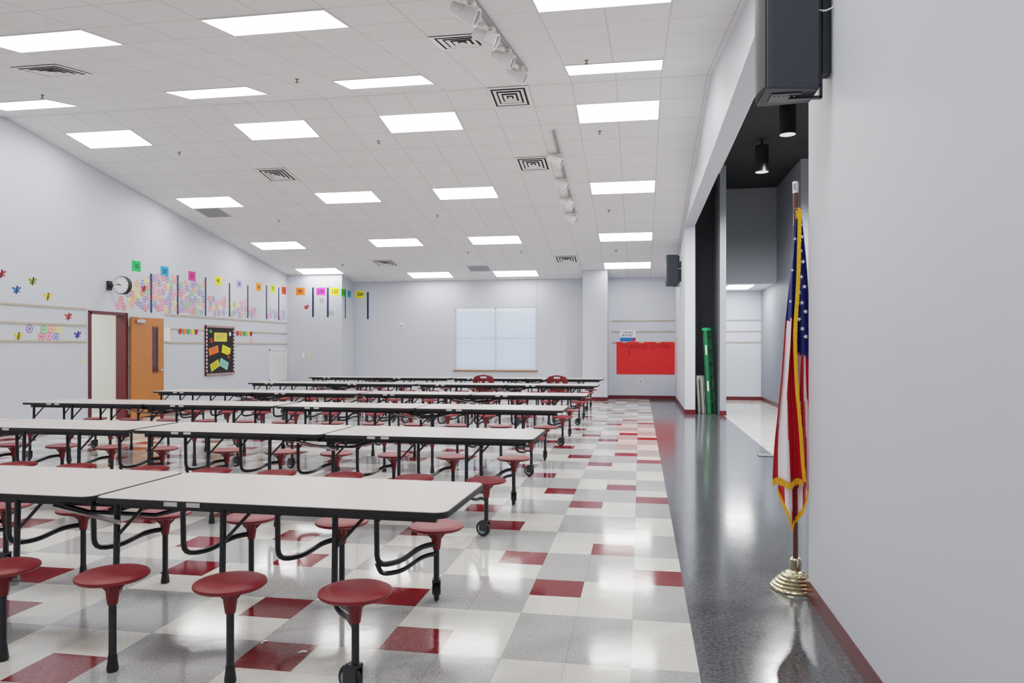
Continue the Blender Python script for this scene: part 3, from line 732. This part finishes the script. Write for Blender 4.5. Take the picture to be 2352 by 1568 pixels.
for fx, fy, w, h, c, nm, a in ((.0, .27, .5, .2, (225, 205, 80), 'wide yellow', 0), (-.24, .0, .36, .16, (245, 110, 30), 'orange', .2), (.2, .0, .34, .18, (236, 220, 30), 'bright yellow', -.25), (-.2, -.3, .34, .17, (200, 188, 40), 'mustard', .35), (.12, -.28, .34, .18, (140, 196, 182), 'pale teal', -.35), (-.32, .2, .08, .1, (200, 30, 30), 'small red', .2), (.34, .34, .08, .08, (235, 235, 235), 'small white', .3), (-.34, .38, .09, .06, (60, 160, 90), 'small green', -.3), (.3, -.12, .07, .1, (220, 60, 50), 'small scarlet', -.2)):
    w *= W_*.9; h *= H_*.9
    q = thing('pinned_note', f'{nm} paper note pinned on the black bulletin board', 'note', (XL+.0365, ym+fx*W_, zc+fy*H_), WL, 'notes on the bulletin board')
    q.rotation_euler = (Matrix.Rotation(PI/2, 4, 'Z') @ Matrix.Rotation(PI/2, 4, 'X') @ Matrix.Rotation(a, 4, 'Z')).to_euler()
    MB().box(-w/2, w/2, -h/2, h/2, .0, .002).build('sheet', mat('note '+nm, c, .7), q, smooth=False)
    l = MB()
    for k in range(3): l.box(-w*.35, w*random.uniform(.2, .38), h*(.22-.22*k), h*(.26-.22*k), .002, .003)
    l.build('scribble', LINE, q, smooth=False)
# wall louver
ya, za = onX(618, 802, XL); yb, zb = onX(658, 872, XL)
r = thing('wall_louver', 'white louvered air grille low on the left wall near the corner', 'grille', (XL, (ya+yb)/2, (za+zb)/2), WL)
W_, H_ = yb-ya, za-zb
MB().box(-W_/2, W_/2, -H_/2, H_/2, -.002, .004).build('shade_backing', mat('louver shade', (150, 152, 156), .7), r, smooth=False)  # flat grey backing, its colour stands in for shade between the slats
b = MB(); b.box(-W_/2, -W_/2+.04, -H_/2, H_/2, .004, .02).box(W_/2-.04, W_/2, -H_/2, H_/2, .004, .02).box(-W_/2, W_/2, H_/2-.04, H_/2, .004, .02).box(-W_/2, W_/2, -H_/2, -H_/2+.04, .004, .02)
b.build('frame', WHITE, r, smooth=False)
b = MB()
for k in range(24):
    q = -H_/2+.05+k*(H_-.1)/24
    b.add([(-W_/2+.04, q, .018), (W_/2-.04, q, .018), (W_/2-.04, q+.025, .005), (-W_/2+.04, q+.025, .005)], [(0, 1, 2, 3)])
b.build('slat', WHITE, r, smooth=False)
# small plates
def plate(name, lb, cat, loc, rt, w, h, m, kind):
    r = thing(name, lb, cat, loc, rt)
    bevel(MB().box(-w/2, w/2, -h/2, h/2, -.002, .008).build('cover_plate', m, r, smooth=False), .003)
    if kind == 'switch': MB().box(-.008, .008, -.015, .015, .008, .016).build('toggle', m, r, smooth=False)
    if kind == 'outlet':
        for q in (.0215, -.0215): MB().box(-.018, .018, q-.0135, q+.0135, .008, .011).build('socket', mat('socket dark', (90, 90, 92), .5), r, smooth=False)
    if kind == 'alarm': MB().lathe([(.035, .008), (.03, .04), (0, .045)], n=16).build('strobe', mat('strobe lens', (150, 150, 156), .3), r)
IV = mat('ivory plastic', (215, 208, 165), .4)
y, z = onX(192, 830, XL); plate('light_switch', 'ivory light switch on left wall just left of the door', 'light switch', (XL, y, z), WL, .09, .13, IV, 'switch')
x, z = onY(697, 815, 20.6); plate('light_switch', 'small white switch plate on the bump-out, left of the pair', 'light switch', (x, 20.6, z), WF, .075, .12, WHITE, 'switch')
x, z = onY(711, 815, 20.6); plate('light_switch', 'ivory switch plate on the bump-out, right of the pair', 'light switch', (x, 20.6, z), WF, .09, .13, IV, 'switch')
x, z = onY(923, 747, YF); plate('fire_alarm', 'small square alarm strobe on the far wall left of the window', 'alarm', (x, YF, z), WF, .13, .15, WHITE, 'alarm')
x, z = onY(1471, 876, YF); plate('power_outlet', 'power outlet low on the far wall below the red paper', 'outlet', (x, YF, z), WF, .075, .12, WHITE, 'outlet')
y, z = onX(538, 886, XL); plate('power_outlet', 'power outlet low on the left wall below the bulletin board', 'outlet', (XL, y, z), WL, .075, .12, WHITE, 'outlet')
y, z = onX(382, 768, XL); o = MB().box(-.11, .11, -.15, .15, .013, .018).build('paper_notice', WHITE, smooth=False); o.location = (XL, y, z); o.rotation_euler = WL; tag(o, 'blank white paper notice beside the open oak door', 'notice')
# red banner and signs
xa, za = onY(1416, 785, YF); _, zb = onY(1552, 860, YF)
xb = XR-.01
r = thing('paper_banner', 'large red butcher-paper banner hand lettered on the far wall', 'banner', ((xa+xb)/2, YF-.016, (za+zb)/2), WF)
W_, H_ = xb-xa, za-zb
b = MB(); n = 24; vs = []; fs = []
for j in range(9):
    for k in range(n+1):
        q = max(0, (j-6)/2)
        vs.append((-W_/2+W_*k/n, -H_/2+H_*j/8, .002*q+(1-q)*(-.012)+.003*math.sin(k*.9+j)*(.3+q)))
for j in range(8):
    for k in range(n): i0 = j*(n+1)+k; fs.append((i0, i0+1, i0+n+2, i0+n+1))
b.add(vs, fs).build('sheet', mat('red butcher paper', (226, 22, 18), .5, var=.06, nscale=5), r)
RI = mat('dark red marker', (150, 10, 12), .6)
text('Mustangs Exhibit', .2, RI, r, (0, H_/2-.11, .008), wt=-.006); text('S', .2, RI, r, (-W_*.28, H_*.17, .006), wt=-.006)
def poster(x, z, lb):
    r = thing('reading_poster', lb, 'poster', (x, YF-.016, z), WF, 'reading posters')
    MB().box(-.22, .22, -.15, .15, -.016, .002).build('sheet', mat('poster white', (235, 238, 242), .6, var=.01), r, smooth=False)
    MB().box(-.22, .22, -.15, -.05, .002, .003).build('blue_band', mat('poster blue', (10, 110, 186), .6), r, smooth=False)
    MB().prism([(.06, -.15), (.22, -.15), (.22, -.04)], .003, .004).build('red_corner', mat('poster red', (186, 24, 40), .6), r, smooth=False)
    pi = mat('poster ink', (18, 26, 76), .6)
    text('I LIKE BIG', .075, pi, r, (-.01, .095, .003), wt=.02); text('BOOKS', .09, pi, r, (-.02, .01, .003), wt=.02)
x, z = onY(1442, 771, YF); poster(x, z, 'blue and white reading poster above the red banner')
x, z = onY(1669, 760, YF); poster(2.09, z, 'blue and white reading poster seen through the stage opening')
# clock
r = thing('double_faced_clock', 'round double faced wall clock on a black bracket above the door', 'clock', (-10.06, 13.08, onX(280, 655, -10.06)[1]))
R = Matrix.Rotation(PI/2, 3, 'X')
MB().lathe([(.168, -.05), (.178, -.045), (.178, .045), (.168, .05)], n=36, rot=R).build('housing', RUB, r)
fc = MB()
fc.lathe([(0, -.0515), (.165, -.0515), (.165, .0515), (0, .0515)], n=32, rot=R)
fc = fc.build('clock_face', mat('clock dial', (225, 227, 230), .4, var=.01), r)
tk = MB()
for k in range(12):
    a = k*PI/6; tk.M = Matrix.Rotation(a, 4, 'Y'); tk.box(-.005, .005, -.0535, -.052, .125, .15)
tk.build('hour_mark', INK, fc, smooth=False)
hd = MB(); hd.M = Matrix.Rotation(math.radians(-65), 4, 'Y'); hd.box(-.006, .006, -.0555, -.054, -.02, .085); hd.build('hour_hand', RUB, r, smooth=False)
hd = MB(); hd.M = Matrix.Rotation(math.radians(-80), 4, 'Y'); hd.box(-.004, .004, -.0575, -.056, -.02, .13); hd.build('minute_hand', RUB, r, smooth=False)
MB().box(XL+10.059, -.17, -.035, .035, -.03, .03).box(XL+10.059, XL+10.10, -.06, .06, -.09, .09).build('bracket', RUB, r, smooth=False)
# litter
for px, py, lb, a in ((607, 1474, 'tiny white paper scrap on a grey tile under the front stools', 1.2), (695, 1498, 'tiny white paper scrap on a maroon tile in the foreground', .5), (40, 1276, 'crumpled white wrapper on the floor under the front table', .2)):
    x, y = onZ(px, py, 0); b = MB()
    s = .022 if px > 100 else .05
    b.add([(-s, -.006, .0), (0, -.009, .006), (s, -.003, .001), (s*.9, .007, .004), (0, .005, .009), (-s*.9, .007, .001)], [(0, 1, 4, 5), (1, 2, 3, 4)])
    o = b.build('paper_scrap', WHITE, smooth=False); o.location = (x, y, .0005); o.rotation_euler = (0, 0, a); tag(o, lb, 'paper scrap')
x, y = onZ(1762, 1046, 0)
o = bevel(MB().box(-.12, .5, -.09, .09, 0, .012).build('floor_plate', mat('dull floor plate', (110, 112, 114), .4, .5), smooth=False), .003); o.location = (x, y, 0); tag(o, 'flat metal floor plate on the light tiles beyond the charcoal band', 'floor plate')
# ------------------------------------------------------------ world, camera
w = bpy.data.worlds.new('world'); S.world = w; w.use_nodes = True
w.node_tree.nodes['Background'].inputs[0].default_value = (.82, .9, 1, 1); w.node_tree.nodes['Background'].inputs[1].default_value = 1.6
cam = bpy.data.cameras.new('cam'); co = bpy.data.objects.new('camera', cam); COL.objects.link(co)
co.location = (0, 0, CH); co.rotation_euler = (PI/2, 0, TH); cam.sensor_width = 36; cam.lens = 36*F/2352; cam.shift_y = (VY-784)/2352; cam.clip_start = .05
S.camera = co
V = S.view_settings
V.view_transform = 'Standard'; V.look = 'None'; V.exposure = 0
V.use_curve_mapping = True
cmx = V.curve_mapping; cmx.white_level = (4, 4, 4); cmx.extend = 'HORIZONTAL'
c = cmx.curves[3]
P = [(0, 0), (.02/4, .024), (.1/4, .125), (.2/4, .24), (.35/4, .40), (.7/4, .585), (1.2/4, .73), (2.4/4, .9), (1, 1)]
c.points[0].location = P[0]; c.points[-1].location = P[-1]
for q in P[1:-1]: c.points.new(*q)
for q in c.points: q.handle_type = 'AUTO_CLAMPED'
cmx.update()
